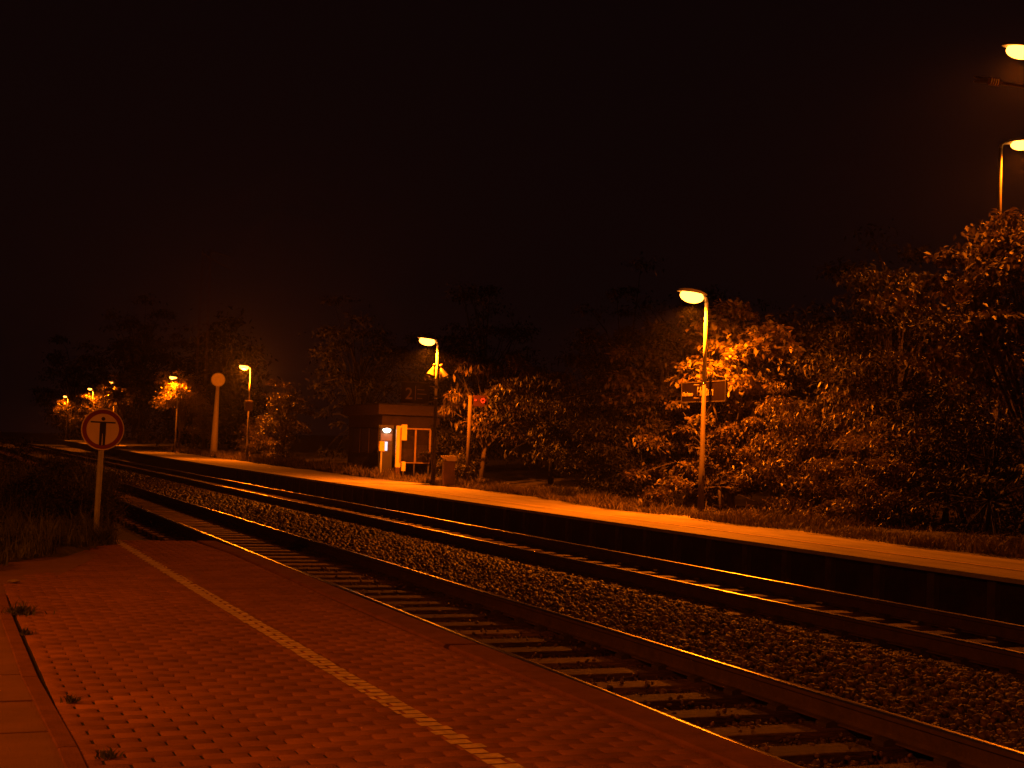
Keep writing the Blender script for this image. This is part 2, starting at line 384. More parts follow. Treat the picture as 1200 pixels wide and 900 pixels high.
# ------------------------------------------------------------------ ballast bed
def bed_z(x):
    return float(np.interp(x, [3.3, 3.6, 4.4, 5.0, 5.7, 6.1, 6.5, 7.4, 8.0, 8.3, 8.8, 9.2, 10.6, 11.3, 12], [-.60, -.56, -.545, -.545, -.545, -.52, -.46, -.41, -.42, -.48, -.52, -.56, -.56, -.60, -.62]))
xs = np.linspace(3.2, 12.2, 60); ysb = np.linspace(-6, 250, 200); X, Y = np.meshgrid(xs, ysb)
Z = np.vectorize(bed_z)(X) + 0.008*np.sin(X*5+Y*3)
idx = np.arange(X.size).reshape(X.shape)
F4 = np.stack([idx[:-1,:-1], idx[:-1,1:], idx[1:,1:], idx[1:,:-1]], -1).reshape(-1, 4)
struct(npmesh('track_bed', np.stack([X.ravel(), Y.ravel(), Z.ravel()-.02], 1), F4, M['bed'], smooth=True))
bm = bmesh.new(); bmesh.ops.create_icosphere(bm, subdivisions=1, radius=1.0)
IV = np.array([v.co[:] for v in bm.verts]); IF = np.array([[v.index for v in f.verts] for f in bm.faces]); bm.free()
def stones(name, n, xr, yr, size, tone_rng, ypow=1.0, dark=1.0, lift=0.0):
    x = RNG.uniform(*xr, n); y = yr[0] + (yr[1]-yr[0])*RNG.random(n)**ypow
    s = RNG.uniform(*size, n) * (1 + 0.012*np.clip(y-14, 0, 60))
    z = np.interp(x, [3.3, 3.6, 4.4, 5.0, 5.7, 6.1, 6.5, 7.4, 8.0, 8.3, 8.8, 9.2, 10.6, 11.3, 12], [-.60, -.56, -.545, -.545, -.545, -.52, -.46, -.41, -.42, -.48, -.52, -.56, -.56, -.60, -.62]) + RNG.uniform(-.02, .012, n) + lift
    base = IV[None] * (1 + RNG.uniform(-.36, .30, (n, len(IV), 1)))
    base = np.sign(base)*np.minimum(np.abs(base), RNG.uniform(.55, 1.1, (n, 1, 3)))    # flat broken faces
    sc3 = RNG.uniform(.6, 1.25, (n, 1, 3)); base = base*sc3
    a = RNG.uniform(0, 2*np.pi, n); b = RNG.uniform(0, 2*np.pi, n)
    ca, sa, cb, sb = np.cos(a), np.sin(a), np.cos(b), np.sin(b)
    R = np.zeros((n, 3, 3)); R[:,0,0]=ca; R[:,0,1]=-sa*cb; R[:,0,2]=sa*sb; R[:,1,0]=sa; R[:,1,1]=ca*cb; R[:,1,2]=-ca*sb; R[:,2,1]=sb; R[:,2,2]=cb
    P = np.einsum('nij,nkj->nki', R, base)*s[:, None, None] + np.stack([x, y, z], 1)[:, None]
    Fc = IF[None] + (np.arange(n)*len(IV))[:, None, None]
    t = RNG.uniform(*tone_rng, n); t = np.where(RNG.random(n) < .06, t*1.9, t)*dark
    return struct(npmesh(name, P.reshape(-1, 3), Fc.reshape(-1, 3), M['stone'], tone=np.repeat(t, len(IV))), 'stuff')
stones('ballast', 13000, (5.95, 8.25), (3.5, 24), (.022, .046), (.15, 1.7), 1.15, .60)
stones('ballast', 9000, (5.95, 8.25), (24, 66), (.030, .050), (.2, 1.2), 1.3, .25)  # distant stones toned down to imitate weaker light
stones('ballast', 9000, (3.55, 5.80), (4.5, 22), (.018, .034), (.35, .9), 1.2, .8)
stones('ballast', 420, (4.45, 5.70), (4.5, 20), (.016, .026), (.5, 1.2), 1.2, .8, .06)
stones('ballast', 7000, (8.15, 11.7), (8, 34), (.024, .038), (.35, .8), 1.2, .5)  # stones round the far track darkened, shade put into their tone

# ------------------------------------------------------------------ tracks
def rail_profile(cx):
    h = ZR
    top = [(-.0355, -.016), (-.033, -.006), (-.024, -.0015), (0, 0), (.024, -.0015), (.033, -.006), (.0355, -.016)]
    rest = [(.0355, -.040), (.010, -.052), (.009, -.130), (.030, -.152), (.0725, -.158), (.0725, -.170), (-.0725, -.170), (-.0725, -.158), (-.030, -.152), (-.009, -.130), (-.010, -.052), (-.0355, -.040)]
    return [(cx+a, h+b) for a, b in top], [(cx+a, h+b) for a, b in rest]
def make_rail(cx, parent):
    top, rest = rail_profile(cx); ring = top+rest; nn = len(ring); yy = [-8 + 4*i for i in range(66)]
    me = bpy.data.meshes.new('rail'); v = []
    for q in yy:
        d = .0018*math.sin(q*.37+cx)
        v += [(x+d, q, z+.0012*math.sin(q*.51+cx*2)) for x, z in ring]
    f = []; mi = []; sm = []
    for i in range(len(yy)-1):
        for j in range(nn):
            f.append((i*nn+j, i*nn+(j+1)%nn, (i+1)*nn+(j+1)%nn, (i+1)*nn+j)); mi.append(0 if j < 6 else 1); sm.append(j < 6)
    me.from_pydata(v, [], f); me.materials.append(M['railtop']); me.materials.append(M['railweb'])
    me.polygons.foreach_set('material_index', mi); me.polygons.foreach_set('use_smooth', sm)
    bm = bmesh.new(); bm.from_mesh(me); bmesh.ops.recalc_face_normals(bm, faces=bm.faces[:]); bm.to_mesh(me); bm.free(); me.update()
    return link('rail', me, parent)
def track(x1, x2, y0, label):
    t = thing('railway_track', label, 'railway track', ((x1+x2)/2, 0, 0), 0, 'two parallel railway tracks')
    cx = (x1+x2)/2; hw = (x2-x1)/2
    for c in (-hw, hw): make_rail(c, t)
    m = MB(); m.box((-1.28, -.13, -.17), (1.28, .13, 0), .012)
    sl = m.build('sleeper', M['sleeper'], t)
    m = MB()
    m.prism([(-.16, 0), (.16, 0), (.16, .03), (.12, .045), (.085, .045), (.08, .012), (-.08, .012), (-.085, .045), (-.12, .045), (-.16, .03)], 'y', -.06, .06)
    cl = m.build('rail_clamp', M['clamp'], sl); cl.location = (-hw, 0, 0)
    cl2 = cl.copy(); COL.objects.link(cl2); cl2.parent = sl; cl2.location = (hw, 0, 0)
    sl.location = (0, y0, ZS)
    for i in range(1, 100):
        s = sl.copy(); COL.objects.link(s); s.parent = t
        s.location = (random.uniform(-.02, .02), y0+.605*i+random.uniform(-.012, .012), ZS+random.uniform(-.006, .003)); s.rotation_euler = (0, 0, random.gauss(0, .006))
        if i < 45:
            for c in (cl, cl2): d = c.copy(); COL.objects.link(d); d.parent = s
    m = MB()
    for i in range(100, 330): yy = y0+.605*i; m.box((-1.28, yy-.13, ZS-.17), (1.28, yy+.13, ZS))
    o = m.build('sleepers', M['sleeper'], t); o['kind'] = 'stuff'
    return t
track(4.32, 5.83, 4.45, 'nearer railway track with weathered sleepers beside the red paved platform')
track(8.88, 10.33, 8.54, 'farther railway track running below the brightly lit platform edge')

# ------------------------------------------------------------------ lamps
def make_lamp(label, x, y, h, rz=0, group='platform lamps', power=P_FAR, name='platform_lamp', arm=0.30, color=SODIUM, bowl='bowl', pr=.052, head=1.0, lean=0.0, light=True, spot=171):
    t = thing(name, label, 'lamp', (x, y, 0), rz, group)
    hs_ = h*.60
    m = MB(); m.tube([(0,0,-.05), (0,0,1.0), (0,0,1.02), (0,0,hs_)], [pr*1.35, pr*1.3, pr, pr*.86], 14); pl = m.build('pole', M['darkpole'], t)  # lower pole dark: lamp light fading downward is put into its colour
    m = MB(); m.tube([(0,0,hs_-.02), (0,0,h-.12)], [pr*.9, pr*.72], 14); m.build('upper_pole', M['galv'] if name == 'platform_lamp' else M['darkpole'], t)  # street poles stay dark to the top to imitate dim light
    m = MB(); m.box((-pr*.5, -pr*1.42, .55), (pr*.5, -pr*1.2, .85), .004); m.build('service_door', M['darkpole'], pl)
    m = MB(); m.tube([(0,0,h-.14), (-.02,0,h-.03), (-.09,0,h+.01), (-arm+.12,0,h+.02)], [pr*.72, pr*.66, pr*.6, pr*.55], 10); m.build('arm', M['galv'], t)
    # luminaire: tapered housing with drop bowl
    hd = MB(); L = .30*head; W = .13*head
    bm = bmesh.new(); bmesh.ops.create_uvsphere(bm, u_segments=20, v_segments=10, radius=1)
    for v in bm.verts:
        zz = max(v.co.z, .0); taper = 1-.35*max(0, v.co.x)
        v.co = Vector((-arm-.06+v.co.x*L, v.co.y*W*taper, h+.060-v.co.x*.03+zz*.075*head))
    hd.add_bm(bm, True); hs = hd.build('housing', M['house'], t)
    bm = bmesh.new(); bmesh.ops.create_uvsphere(bm, u_segments=20, v_segments=10, radius=1)
    for v in bm.verts:
        zz = v.co.z
        v.co = Vector((-arm-.07+v.co.x*L*.74, v.co.y*W*1.02, h-.012-v.co.x*.02+zz*.115*head))
    b = MB(); b.add_bm(bm, True); b.build('bowl', M[bowl], hs)
    if light:
        ld = bpy.data.lights.new('sodium_light', 'SPOT' if spot else 'POINT'); ld.energy = power
        if spot: ld.spot_size = math.radians(spot); ld.spot_blend = .5
        ld.color = color; ld.shadow_soft_size = .07
        lo = bpy.data.objects.new('sodium_light', ld); COL.objects.link(lo); lo.parent = t; lo.location = (-arm-.07, 0, h-.23)
    if lean: t.rotation_euler.x = lean
    return t
G = 'platform lamps'
make_lamp('bright sodium lamp with tall pole behind the station name board', 15.38, 26.54, 4.70, group=G, head=1.25, power=P_FAR*1.15)
make_lamp('sodium lamp on pole beside the shelter, carrying loudspeakers', 14.99, 42.95, 4.62, group=G, head=1.2, power=P_FAR*1.5)
make_lamp('sodium lamp right of the round disc post, small box on its pole', 16.25, 77.98, 5.20, group=G, head=1.2, power=P_FAR*1.0, spot=0)
make_lamp('sodium lamp glowing in the tree crown left of the disc post', 16.5, 104.5, 5.45, group=G, head=1.2, power=P_FAR*1.5)
make_lamp('small distant sodium lamp directly above the round prohibition sign', 17.0, 168.5, 6.2, group=G, power=4200)
make_lamp('added unseen sodium lamp lighting the bright distant tree from inside its crown', 17.2, 149.5, 6.4, group=G, power=9000)  # lamp added inside the crown to brighten that tree
make_lamp('faintest farthest sodium lamp, leftmost on the far platform', 17.0, 201, 5.95, group=G, power=2800)
make_lamp('sodium lamp on the far platform outside the right picture edge', 15.3, 7.6, 4.8, group=G, power=P_FAR*.05)
make_lamp('sodium lamp on the near platform behind the slab pavement, outside the left edge', -4.4, 9.0, 4.7, math.pi, 'near platform lamps', P_NEAR, color=SODIUM_RED, spot=178)
make_lamp('sodium lamp on the near platform behind the viewer', -2.4, -4.5, 4.7, math.pi, 'near platform lamps', P_NEAR*2.0, color=SODIUM_RED, spot=178)
ST = 'street lamps behind the trees'
make_lamp('high street lamp with long head above the treetop at the right', 22.62, 25.75, 8.75, math.radians(158), ST, 1500, 'street_lamp', .42, bowl='bowl_s', pr=.06, head=1.15)
make_lamp('highest street lamp cut off by the right picture edge', 18.47, 19.85, 8.85, math.radians(-22), ST, 1700, 'street_lamp', .42, bowl='bowl_s', pr=.06, head=1.2)
# things on the lamp poles
def junction_box(x, y, z, label):
    t = thing('junction_box', label, 'box', (x, y, z)); m = MB(); m.box((-.22, -.20, -.30), (.22, -.03, .30), .02); m.build('case', M['postg'], t)
    m = MB(); m.box((-.18, -.215, -.25), (.18, -.199, .25), .005); m.build('door', M['fascia2'], t)
junction_box(16.20, 77.9, 3.05, 'small pale square box mounted on the lamp pole right of the disc post')
# station name board, parallel to the tracks
t = thing('station_name_sign', 'dark station name board lettered Holten behind the bright lamp pole', 'sign', (15.56, 26.86, 2.66)); t.scale = (1, .90, .97)
m = MB(); m.box((-.02, -1.05, -.21), (.02, 1.05, .215), .006); m.build('panel', M['navy'], t)
m = MB()
for (a, b) in (((-.026, -1.06, .215), (.026, 1.06, .235)), ((-.026, -1.06, -.23), (.026, 1.06, -.21))): m.box(a, b)
for s in (-1, 1): m.box((-.026, s*1.05-.008, -.21), (.026, s*1.05+.008, .215))
m.build('frame', M['darkpole'], t)
RF = (math.pi/2, 0, -math.pi/2)
text_mesh('small_lettering', 'Oberhausen', .135, M['text'], t, (-.026, 1.0, -.085), RF, .003, .003, xs=.78)
text_mesh('large_lettering', 'Holten', .285, M['text'], t, (-.026, .28, -.085), RF, .003, .004, xs=.98)
m = MB()
for z in (-.15, .15): m.tube([(-.16, .18, z), (-.02, .18, z)], [.02, .02], 8)
m.build('bracket', M['darkpole'], t)
# platform number board
t = thing('platform_number_sign', 'dark hanging board with platform number 2 beside the second lamp pole', 'sign', (14.26, 42.9, 2.92))
m = MB(); m.box((-.46, -.04, -.33), (.46, .04, .33), .01); m.build('panel', M['navy'], t)
m = MB(); m.box((-.47, -.05, .33), (.47, .05, .352)); m.box((-.47, -.05, -.352), (.47, .05, -.33)); m.tube([(.44, 0, .25), (.74, 0, .25)], [.02, .02], 8); m.tube([(.44, 0, -.25), (.74, 0, -.25)], [.02, .02], 8); m.build('frame', M['darkpole'], t)
text_mesh('number', '2', .52, M['dimtext'], t, (-.345, -.044, -.20), (math.pi/2, 0, 0), .003, .005)
m = MB(); m.box((-.01, -.047, -.23), (.012, -.0405, .23)); m.build('divider', M['dimtext'], t)
m = MB()
for i, (a, b) in enumerate(((.06, .30), (.06, .38), (.06, .24))): m.box((a, -.046, .10-.14*i), (b, -.041, .125-.14*i))
m.build('small_print', M['dimtext'], t)
# loudspeakers on pole 2
def horn(sx, label):
    t = thing('loudspeaker', label, 'loudspeaker', (14.99+sx*.10, 42.86, 3.62), 0, 'loudspeakers on the second lamp pole')
    m = MB(); m.tube([(sx*.02,0,.20), (sx*.05,0,.10), (sx*.12,0,-.10), (sx*.17,0,-.19)], [.035, .07, .15, .20], 16); m.build('horn', M['binlid'], t)
    m = MB(); m.tube([(0,0,.27), (sx*.02,0,.19)], [.05, .06], 12); m.build('driver', M['binlid'], t)
horn(-1, 'left pale horn loudspeaker on the second lamp pole'); horn(1, 'right pale horn loudspeaker on the second lamp pole')
t = thing('camera_dome', 'small pale ball on a short arm left of the loudspeakers', 'camera', (14.62, 42.9, 3.42))
bm = bmesh.new(); bmesh.ops.create_uvsphere(bm, u_segments=14, v_segments=8, radius=.075); m = MB(); m.add_bm(bm, True); m.build('ball', M['binlid'], t)
m = MB(); m.tube([(0.03, 0, -.02), (.33, 0, -.03)], [.022, .022], 8); m.build('arm', M['galv'], t)
t = thing('pole_clamp', 'pale clamp bands holding cable on the second lamp pole', 'clamp', (14.99, 42.95, 3.0))
m = MB(); m.tube([(0,0,.10), (0,0,.17)], [.085, .085], 12); m.tube([(0,0,-.20), (0,0,-.15)], [.08, .08], 12); m.build('band', M['binlid'], t)

# ------------------------------------------------------------------ prohibition sign
t = thing('prohibition_sign', 'round no entry for pedestrians sign with black standing figure on a steel post', 'sign', (1.90, 17.68, 0)); t.rotation_euler = (0, math.radians(.7), math.radians(-4))
m = MB(); m.tube([(-.01, .04, -.3), (0, .04, 1.55)], [.034, .034], 14); m.build('post', M['galv'], t)
face = MB(); face.tube([(0, -.012, 1.36), (0, .004, 1.36)], [.252, .252], 64); fo = face.build('sign_plate', M['white'], t)
def annulus(r0, r1, yf, n=64):
    m = MB()
    for j in range(n):
        a, b = 2*math.pi*j/n, 2*math.pi*(j+1)/n; k = len(m.v)
        for r in (r0, r1):
            for q in (a, b): m.v.append((r*math.cos(q), yf, 1.36+r*math.sin(q)))
        m.f.append((k, k+1, k+3, k+2)); m.smooth.append(False)
    return m
annulus(.190, .238, -.0165).build('red_ring', M['red'], fo)
m = MB(); Y0, Y1 = -.0155, -.0175
m.tube([(0, Y0, 1.487), (0, Y1, 1.487)], [.023, .023], 20)
m.prism([(-.145, 1.437), (.145, 1.437), (.145, 1.454), (-.145, 1.454)], 'y', Y0, Y1)
m.prism([(-.036, 1.310), (.036, 1.310), (.036, 1.437), (-.036, 1.437)], 'y', Y0, Y1)
m.prism([(-.034, 1.165), (-.007, 1.165), (-.004, 1.310), (-.036, 1.310)], 'y', Y0, Y1)
m.prism([(.007, 1.165), (.034, 1.165), (.036, 1.310), (.004, 1.310)], 'y', Y0, Y1)
m.build('pictogram', M['black'], fo)
m = MB(); m.box((-.05, .002, 1.27), (.05, .08, 1.30), .004); m.box((-.05, .002, 1.43), (.05, .08, 1.46), .004); m.build('clamp', M['galv'], t)

# ------------------------------------------------------------------ shelter and things in front of it
t = thing('platform_shelter', 'dark flat-roofed shelter building on the far platform', 'shelter', (15.82, 51.4, 0))
m = MB(); m.box((0, 0, -.05), (2.3, 4.6, 1.93)); m.build('wall', M['brick'], t)
m = MB(); m.box((-.01, -.012, 1.93), (2.31, 4.61, 2.36)); m.build('upper_wall', M['wallw'], t)
m = MB(); m.box((-.22, -.22, 2.36), (2.5, 4.85, 2.74), .015); rf = m.build('roof', M['fascia'], t)
m = MB(); m.box((-.24, -.24, 2.745), (2.52, 4.87, 2.78), .008); m.build('roof_trim', M['darkpole'], rf)
m = MB(); m.box((-.03, 3.9, -.03), (-.002, 4.58, .42)); m.box((-.03, .0, 1.88), (-.002, 4.6, 1.92)); m.build('plinth_panel', M['wallw'], t)
for i in range(3):
    m = MB(); m.box((-.035, .35+i*1.25, .9), (-.004, 1.35+i*1.25, 1.8)); wn = m.build('window', M['glass'], t)
    m = MB(); m.box((-.05, .33+i*1.25, .86), (-.003, 1.37+i*1.25, .9)); m.box((-.05, .33+i*1.25, 1.8), (-.003, 1.37+i*1.25, 1.84)); m.build('window_frame', M['brick'], wn)
# ticket machine
t = thing('ticket_machine', 'ticket machine with white lit hood and pale blue screen at the shelter corner', 'ticket machine', (15.35, 49.3, 0), math.radians(-12))
m = MB(); m.box((-.24, -.05, 0), (.24, .35, 1.9), .02); m.build('cabinet', M['machine'], t)
m = MB(); m.box((-.26, -.20, 1.80), (.26, .36, 1.93), .02); hd = m.build('hood', M['machine'], t)
bm = bmesh.new(); bmesh.ops.create_uvsphere(bm, u_segments=16, v_segments=8, radius=1)
for v in bm.verts: v.co = Vector((v.co.x*.15, -.13+v.co.y*.09, 1.76+v.co.z*.11))
m = MB(); m.add_bm(bm, True); m.build('lit_panel', M['tube'], hd)
m = MB(); m.box((-.17, -.065, 1.0), (.05, -.045, 1.33), .004); m.build('screen', M['screen'], t)
m = MB(); m.box((-.20, -.062, 1.36), (.20, -.048, 1.62), .004); m.build('notice', M['paper'], t)
m = MB(); m.box((.09, -.07, 1.0), (.19, -.045, 1.28), .004); m.build('keypad', M['darkpole'], t)
ld = bpy.data.lights.new('hood_light', 'POINT'); ld.energy = 1.3; ld.color = (1, .85, .62); ld.shadow_soft_size = .06
lo = bpy.data.objects.new('hood_light', ld); COL.objects.link(lo); lo.parent = t; lo.location = (0, -.32, 1.55)
t = thing('ticket_validator', 'small yellow ticket validator on a thin post left of the ticket machine', 'validator', (15.0, 48.7, 0))
m = MB(); m.tube([(0, 0, -.05), (0, 0, 1.0)], [.035, .035], 10); m.build('post', M['galv'], t)
m = MB(); m.box((-.10, -.09, .98), (.10, .09, 1.34), .02); bx_ = m.build('box', M['yellow'], t)
m = MB(); m.box((-.055, -.05, 1.10), (-.095, .05, 1.20), .01); m.build('slot', M['yellow'], bx_)
t = thing('information_pillar', 'broad bright yellow pillar with square head right of the ticket machine', 'pillar', (15.62, 48.6, 0))
m = MB(); m.box((-.12, -.05, .42), (.07, .05, 1.92), .01); m.build('column', M['yellow'], t)
m = MB(); m.box((-.12, -.055, -.05), (.07, .055, .42), .01); m.build('base', M['binm'], t)
m = MB(); m.box((.073, -.07, 1.40), (.27, .06, 1.97), .012); m.build('head', M['yellow'], t)
t = thing('display_case', 'wide two-pane timetable case on three thin legs beside the second lamp pole', 'display case', (15.95, 48.6, 0))
for i, x in enumerate((-.28, .27, .82)):
    m = MB(); m.tube([(x, 0, -.05), (x, 0, .62)], [.028, .028], 10); m.build('leg', M['darkpole'], t)
m = MB()
for (a, b) in (((-.31, -.06, .58), (.85, .06, .62)), ((-.31, -.06, 1.80), (.85, .06, 1.86))): m.box(a, b, .004)
for x in (-.285, .275, .83): m.box((x-.035, -.065, .62), (x+.035, .065, 1.80), .004)
m.build('frame', M['fascia2'], t)
m = MB(); m.box((-.25, -.01, .62), (.24, .02, 1.80)); m.box((.31, -.01, .62), (.795, .02, 1.80)); m.build('back_panel', M['fascia'], t)
m = MB(); m.box((-.20, -.02, .66), (.20, -.011, 1.10)); m.box((.35, -.02, .66), (.75, -.011, 1.25)); m.build('timetable', M['paper'], t)
for (a, b) in ((-.249, .239), (.311, .794)):
    m = MB(); m.box((a, -.05, .623), (b, -.046, 1.797)); o = m.build('glass', M['glass'], t)
    g = bpy.data.materials.get('clear_glass') or bpy.data.materials.new('clear_glass'); g.use_nodes = True
    gb = g.node_tree.nodes['Principled BSDF']; gb.inputs['Transmission Weight'].default_value = 1; gb.inputs['Roughness'].default_value = .03; gb.inputs['IOR'].default_value = 1.1
    o.data.materials.clear(); o.data.materials.append(g)
t = thing('notice_box', 'small bright yellow box low beside the pillar under the timetable case', 'box', (15.68, 48.2, 0))
m = MB(); m.box((-.07, -.05, .30), (.07, .05, .64), .01); m.build('case', M['yellow'], t); m = MB(); m.tube([(0,0,-.05), (0,0,.31)], [.025, .025], 8); m.build('post', M['darkpole'], t)
# litter bin
t = thing('litter_bin', 'brown rectangular litter bin with pale sloping hood on the far platform', 'bin', (14.99, 41.5, 0), math.radians(-10))
m = MB(); m.box((-.17, -.17, 0), (.17, .17, .80), .015); m.build('body', M['binm'], t)
m = MB(); m.box((.172, -.15, .06), (.182, .15, .76)); m.build('side_strip', M['fascia'], t)
m = MB(); m.prism([(-.24, .955), (-.20, .895), (-.08, .80), (.20, .80), (.235, .90), (.20, .955)], 'y', -.20, .20); m.build('hood', M['binhood'], t)
# post with small sign
t = thing('signal_post', 'plain post with a small dark board of red symbols right of the litter bin', 'post', (16.5, 43.8, 0))
m = MB(); m.tube([(0,0,-.05), (0,0,2.95)], [.07, .065], 12); m.build('post', M['postg'], t)
m = MB(); m.box((.10, -.03, 2.60), (.62, .03, 2.97), .01); bd = m.build('board', M['boardred'], t); m = MB(); m.box((.06, -.012, 2.75), (.12, .012, 2.80)); m.build('bracket', M['darkpole'], t)
m = MB(); m.box((.15, -.04, 2.79), (.21, -.031, 2.84)); m.build('symbol', M['redled'], bd)
m = annulus(.045, .085, 0, 24); m.v = [(x+.44, -.036, z-1.36+2.81) for x, y, z in m.v]; m.build('symbol', M['redled'], bd)
# disc on tapered post
t = thing('disc_signal', 'large round dull disc on a pale tapered post beside the far platform', 'signal', (16.9, 91.5, 0), math.radians(-8)); t.rotation_euler.y = math.radians(1.0)
m = MB(); m.tube([(0,0,-.1), (0,0,1.6), (0,0,4.55)], [.25, .20, .11], 16); m.build('post', M['postc'], t)
m = MB(); m.tube([(0,-.10,4.95), (0,-.03,4.95)], [.41, .41], 40); m.build('disc', M['disc'], t)
m = annulus(.39, .45, -.105, 40); m.v = [(x, y, z-1.36+4.95) for x, y, z in m.v]; m.build('rim', M['postc'], t)
m = MB(); m.tube([(0,-.03,4.95), (0,.03,4.95)], [.44, .44], 40); m.build('backplate', M['postc'], t)
# overhead line mast with cantilever arm (upper right) and a far mast against the sky
def lattice(m, x, y, h, w0, w1):
    for sx in (-1, 1):
        for sy in (-1, 1): m.tube([(x+sx*w0, y+sy*w0, 0), (x+sx*w1, y+sy*w1, h)], [.03, .025], 6)
    n = int(h/.6)
    for i in range(n):
        za, zb = h*i/n, h*(i+1)/n; wa = w0+(w1-w0)*i/n; wb = w0+(w1-w0)*(i+1)/n
        for sy in (-1, 1): m.tube([(x-wa, y+sy*wa, za), (x+wb, y+sy*wb, zb)], [.012, .012], 5)
        for sx in (-1, 1): m.tube([(x+sx*wa, y+wa, za), (x+sx*wb, y-wb, zb)], [.012, .012], 5)
t = thing('overhead_line_mast', 'cantilever arm of an overhead line mast reaching in from the upper right edge', 'mast', (15.7, 14.5, 0))
m = MB(); lattice(m, 0, 0, 8.2, .22, .14); m.build('mast', M['darkpole'], t)
m = MB(); m.tube([(-.1, .03, 6.36), (-2.25, .82, 6.58)], [.022, .02], 10); m.tube([(-.1, .03, 7.9), (-1.6, .58, 6.56)], [.014, .014], 8); m.build('cantilever_arm', M['postc'], t)
m = MB()
for k_ in range(5): p = Vector((-2.28-.03*k_, .83+.011*k_, 6.59+.004*k_)); m.tube([p, p+Vector((-.016, .006, .002))], [.06, .05], 12)
m.build('insulator', M['porc'], t)
m = MB(); m.tube([(-2.44, .88, 6.61), (-2.62, .95, 6.66)], [.045, .012], 8); m.tube([(-2.47, .89, 6.60), (-2.62, .94, 6.58)], [.035, .012], 8); m.build('clamp', M['galv'], t)
t = thing('overhead_line_mast', 'barely visible dark lattice mast against the night sky at left', 'mast', (18.4, 106, 0))
m = MB(); lattice(m, 0, 0, 15.3, .40, .28); m.build('mast', M['darkpole'], t)
m = MB(); m.tube([(-.3, 0, 14.9), (1.8, 0, 13.9)], [.05, .05], 8); m.tube([(.3, 0, 15.2), (1.8, 0, 14.8)], [.04, .04], 8); m.build('cross_arm', M['darkpole'], t)

# ------------------------------------------------------------------ foliage
def leaves(P, size, droop=.35, aspect=.42):
    n = len(P); s = RNG.uniform(size*.6, size*1.35, n)
    az = RNG.uniform(0, 2*np.pi, n); el = RNG.normal(-droop, .55, n)
    d = np.stack([np.cos(az)*np.cos(el), np.sin(az)*np.cos(el), np.sin(el)], 1)
    side = np.cross(d, RNG.normal(0, .35, (n, 3)) + np.array([0, 0, 1.0])); side /= np.linalg.norm(side, axis=1)[:, None]+1e-9
    nr = np.cross(side, d)
    b = P; tip = P + d*s[:, None]; mid = P + d*(s*.45)[:, None]
    l_ = mid + side*(s*aspect*.5)[:, None] + nr*(s*.07)[:, None]; r_ = mid - side*(s*aspect*.5)[:, None] + nr*(s*.07)[:, None]
    V = np.stack([b, l_, tip, r_], 1).reshape(-1, 3)
    k = np.arange(n)*4
    F = np.concatenate([np.stack([k, k+1, k+2], 1), np.stack([k, k+2, k+3], 1)])
    tone = RNG.uniform(.6, 1.35, (n, 1))*np.stack([np.ones(n)*1.0, RNG.uniform(.8, 1.1, n), RNG.uniform(.7, 1.1, n)], 1)
    return V, F, np.repeat(tone, 4, axis=0)
def crown_points(n, rx, ry, rz, clumps, cr, cz, hollow=.35, flat=.38):
    c = RNG.normal(0, 1, (clumps, 3)); c /= np.linalg.norm(c, axis=1)[:, None]
    c *= (hollow + (1-hollow)*RNG.random((clumps, 1))**.6)
    lump = 1 + .22*np.sin(c[:, 0:1]*5+RNG.uniform(0, 6)) + RNG.uniform(-.12, .12, (clumps, 1))
    c = c*lump*np.array([rx, ry, rz]); c[:, 2] += cz
    w_ = RNG.random(clumps)**1.2+.25; pick = RNG.choice(clumps, n, p=w_/w_.sum())
    r = RNG.normal(0, .5, (n, 3)); sz = (cr*RNG.uniform(.55, 1.4, clumps))[pick][:, None]
    P = c[pick] + r*sz*np.array([1, 1, flat]); P[:, 2] -= .12*np.abs(r[:, 0])*sz[:, 0]
    return P, c
def make_tree(name, label, cat, x, y, h, rx, ry, n, size, m='leaf', low=.12, clumps=60, cr=.55, group=None, trunk_r=.09, droop=.35, aspect=.42):
    if y < 60 and size < .3: n = int(n*1.1); size *= .90; clumps = int(clumps*1.2); cr *= .90
    t = thing(name, label, cat, (x, y, 0), 0, group)
    zc = h*(low+1)/2; rz = h*(1-low)/2
    P, c = crown_points(n, rx, ry, rz, clumps, cr, zc)
    P = P[P[:, 2] > .04]
    V, F, T = leaves(P, size, droop, aspect)
    npmesh('crown', V, F, M[m], t, tone=T)
    mb = MB(); top = Vector((random.uniform(-.2, .2), random.uniform(-.2, .2), h*.72))
    nst = 1 if trunk_r > .07 else 3
    forks = []
    for q in range(nst):
        bx0 = Vector((random.uniform(-.25, .25), random.uniform(-.25, .25), -.1)) if nst > 1 else Vector((0, 0, -.1))
        p1 = bx0.lerp(top, .35)+Vector((random.uniform(-.15, .15), random.uniform(-.15, .15), 0)); p2 = top+Vector((random.uniform(-.4, .4), random.uniform(-.4, .4), 0))*(nst > 1)
        mb.tube([bx0, p1, p1.lerp(p2, .5), p2], [trunk_r, trunk_r*.75, trunk_r*.5, trunk_r*.15], 8); forks += [p1, p1.lerp(p2, .5)]
    for q in range(min(clumps, 60)):
        tgt = Vector(c[q]); f0 = random.choice(forks); f0 = f0 if f0.z < tgt.z+.6 else forks[0]
        md = f0.lerp(tgt, .55)+Vector((0, 0, .12*h*random.random()-.05))
        mb.tube([f0, md, tgt], [trunk_r*.35, trunk_r*.2, .006], 5, cap=False)
    mb.build('trunk', M['barkd' if m in ('leafb', 'leafd') else 'bark'], t)
    return t
R = 'trees and shrubs behind the far platform'
make_tree('tree', 'tall tree at the right edge with lit drooping branches under the street lamps', 'tree', 18.9, 20.6, 6.25, 2.1, 2.3, 17000, .16, 'leafy', .34, 75, .55, R, .13, .6, .5)
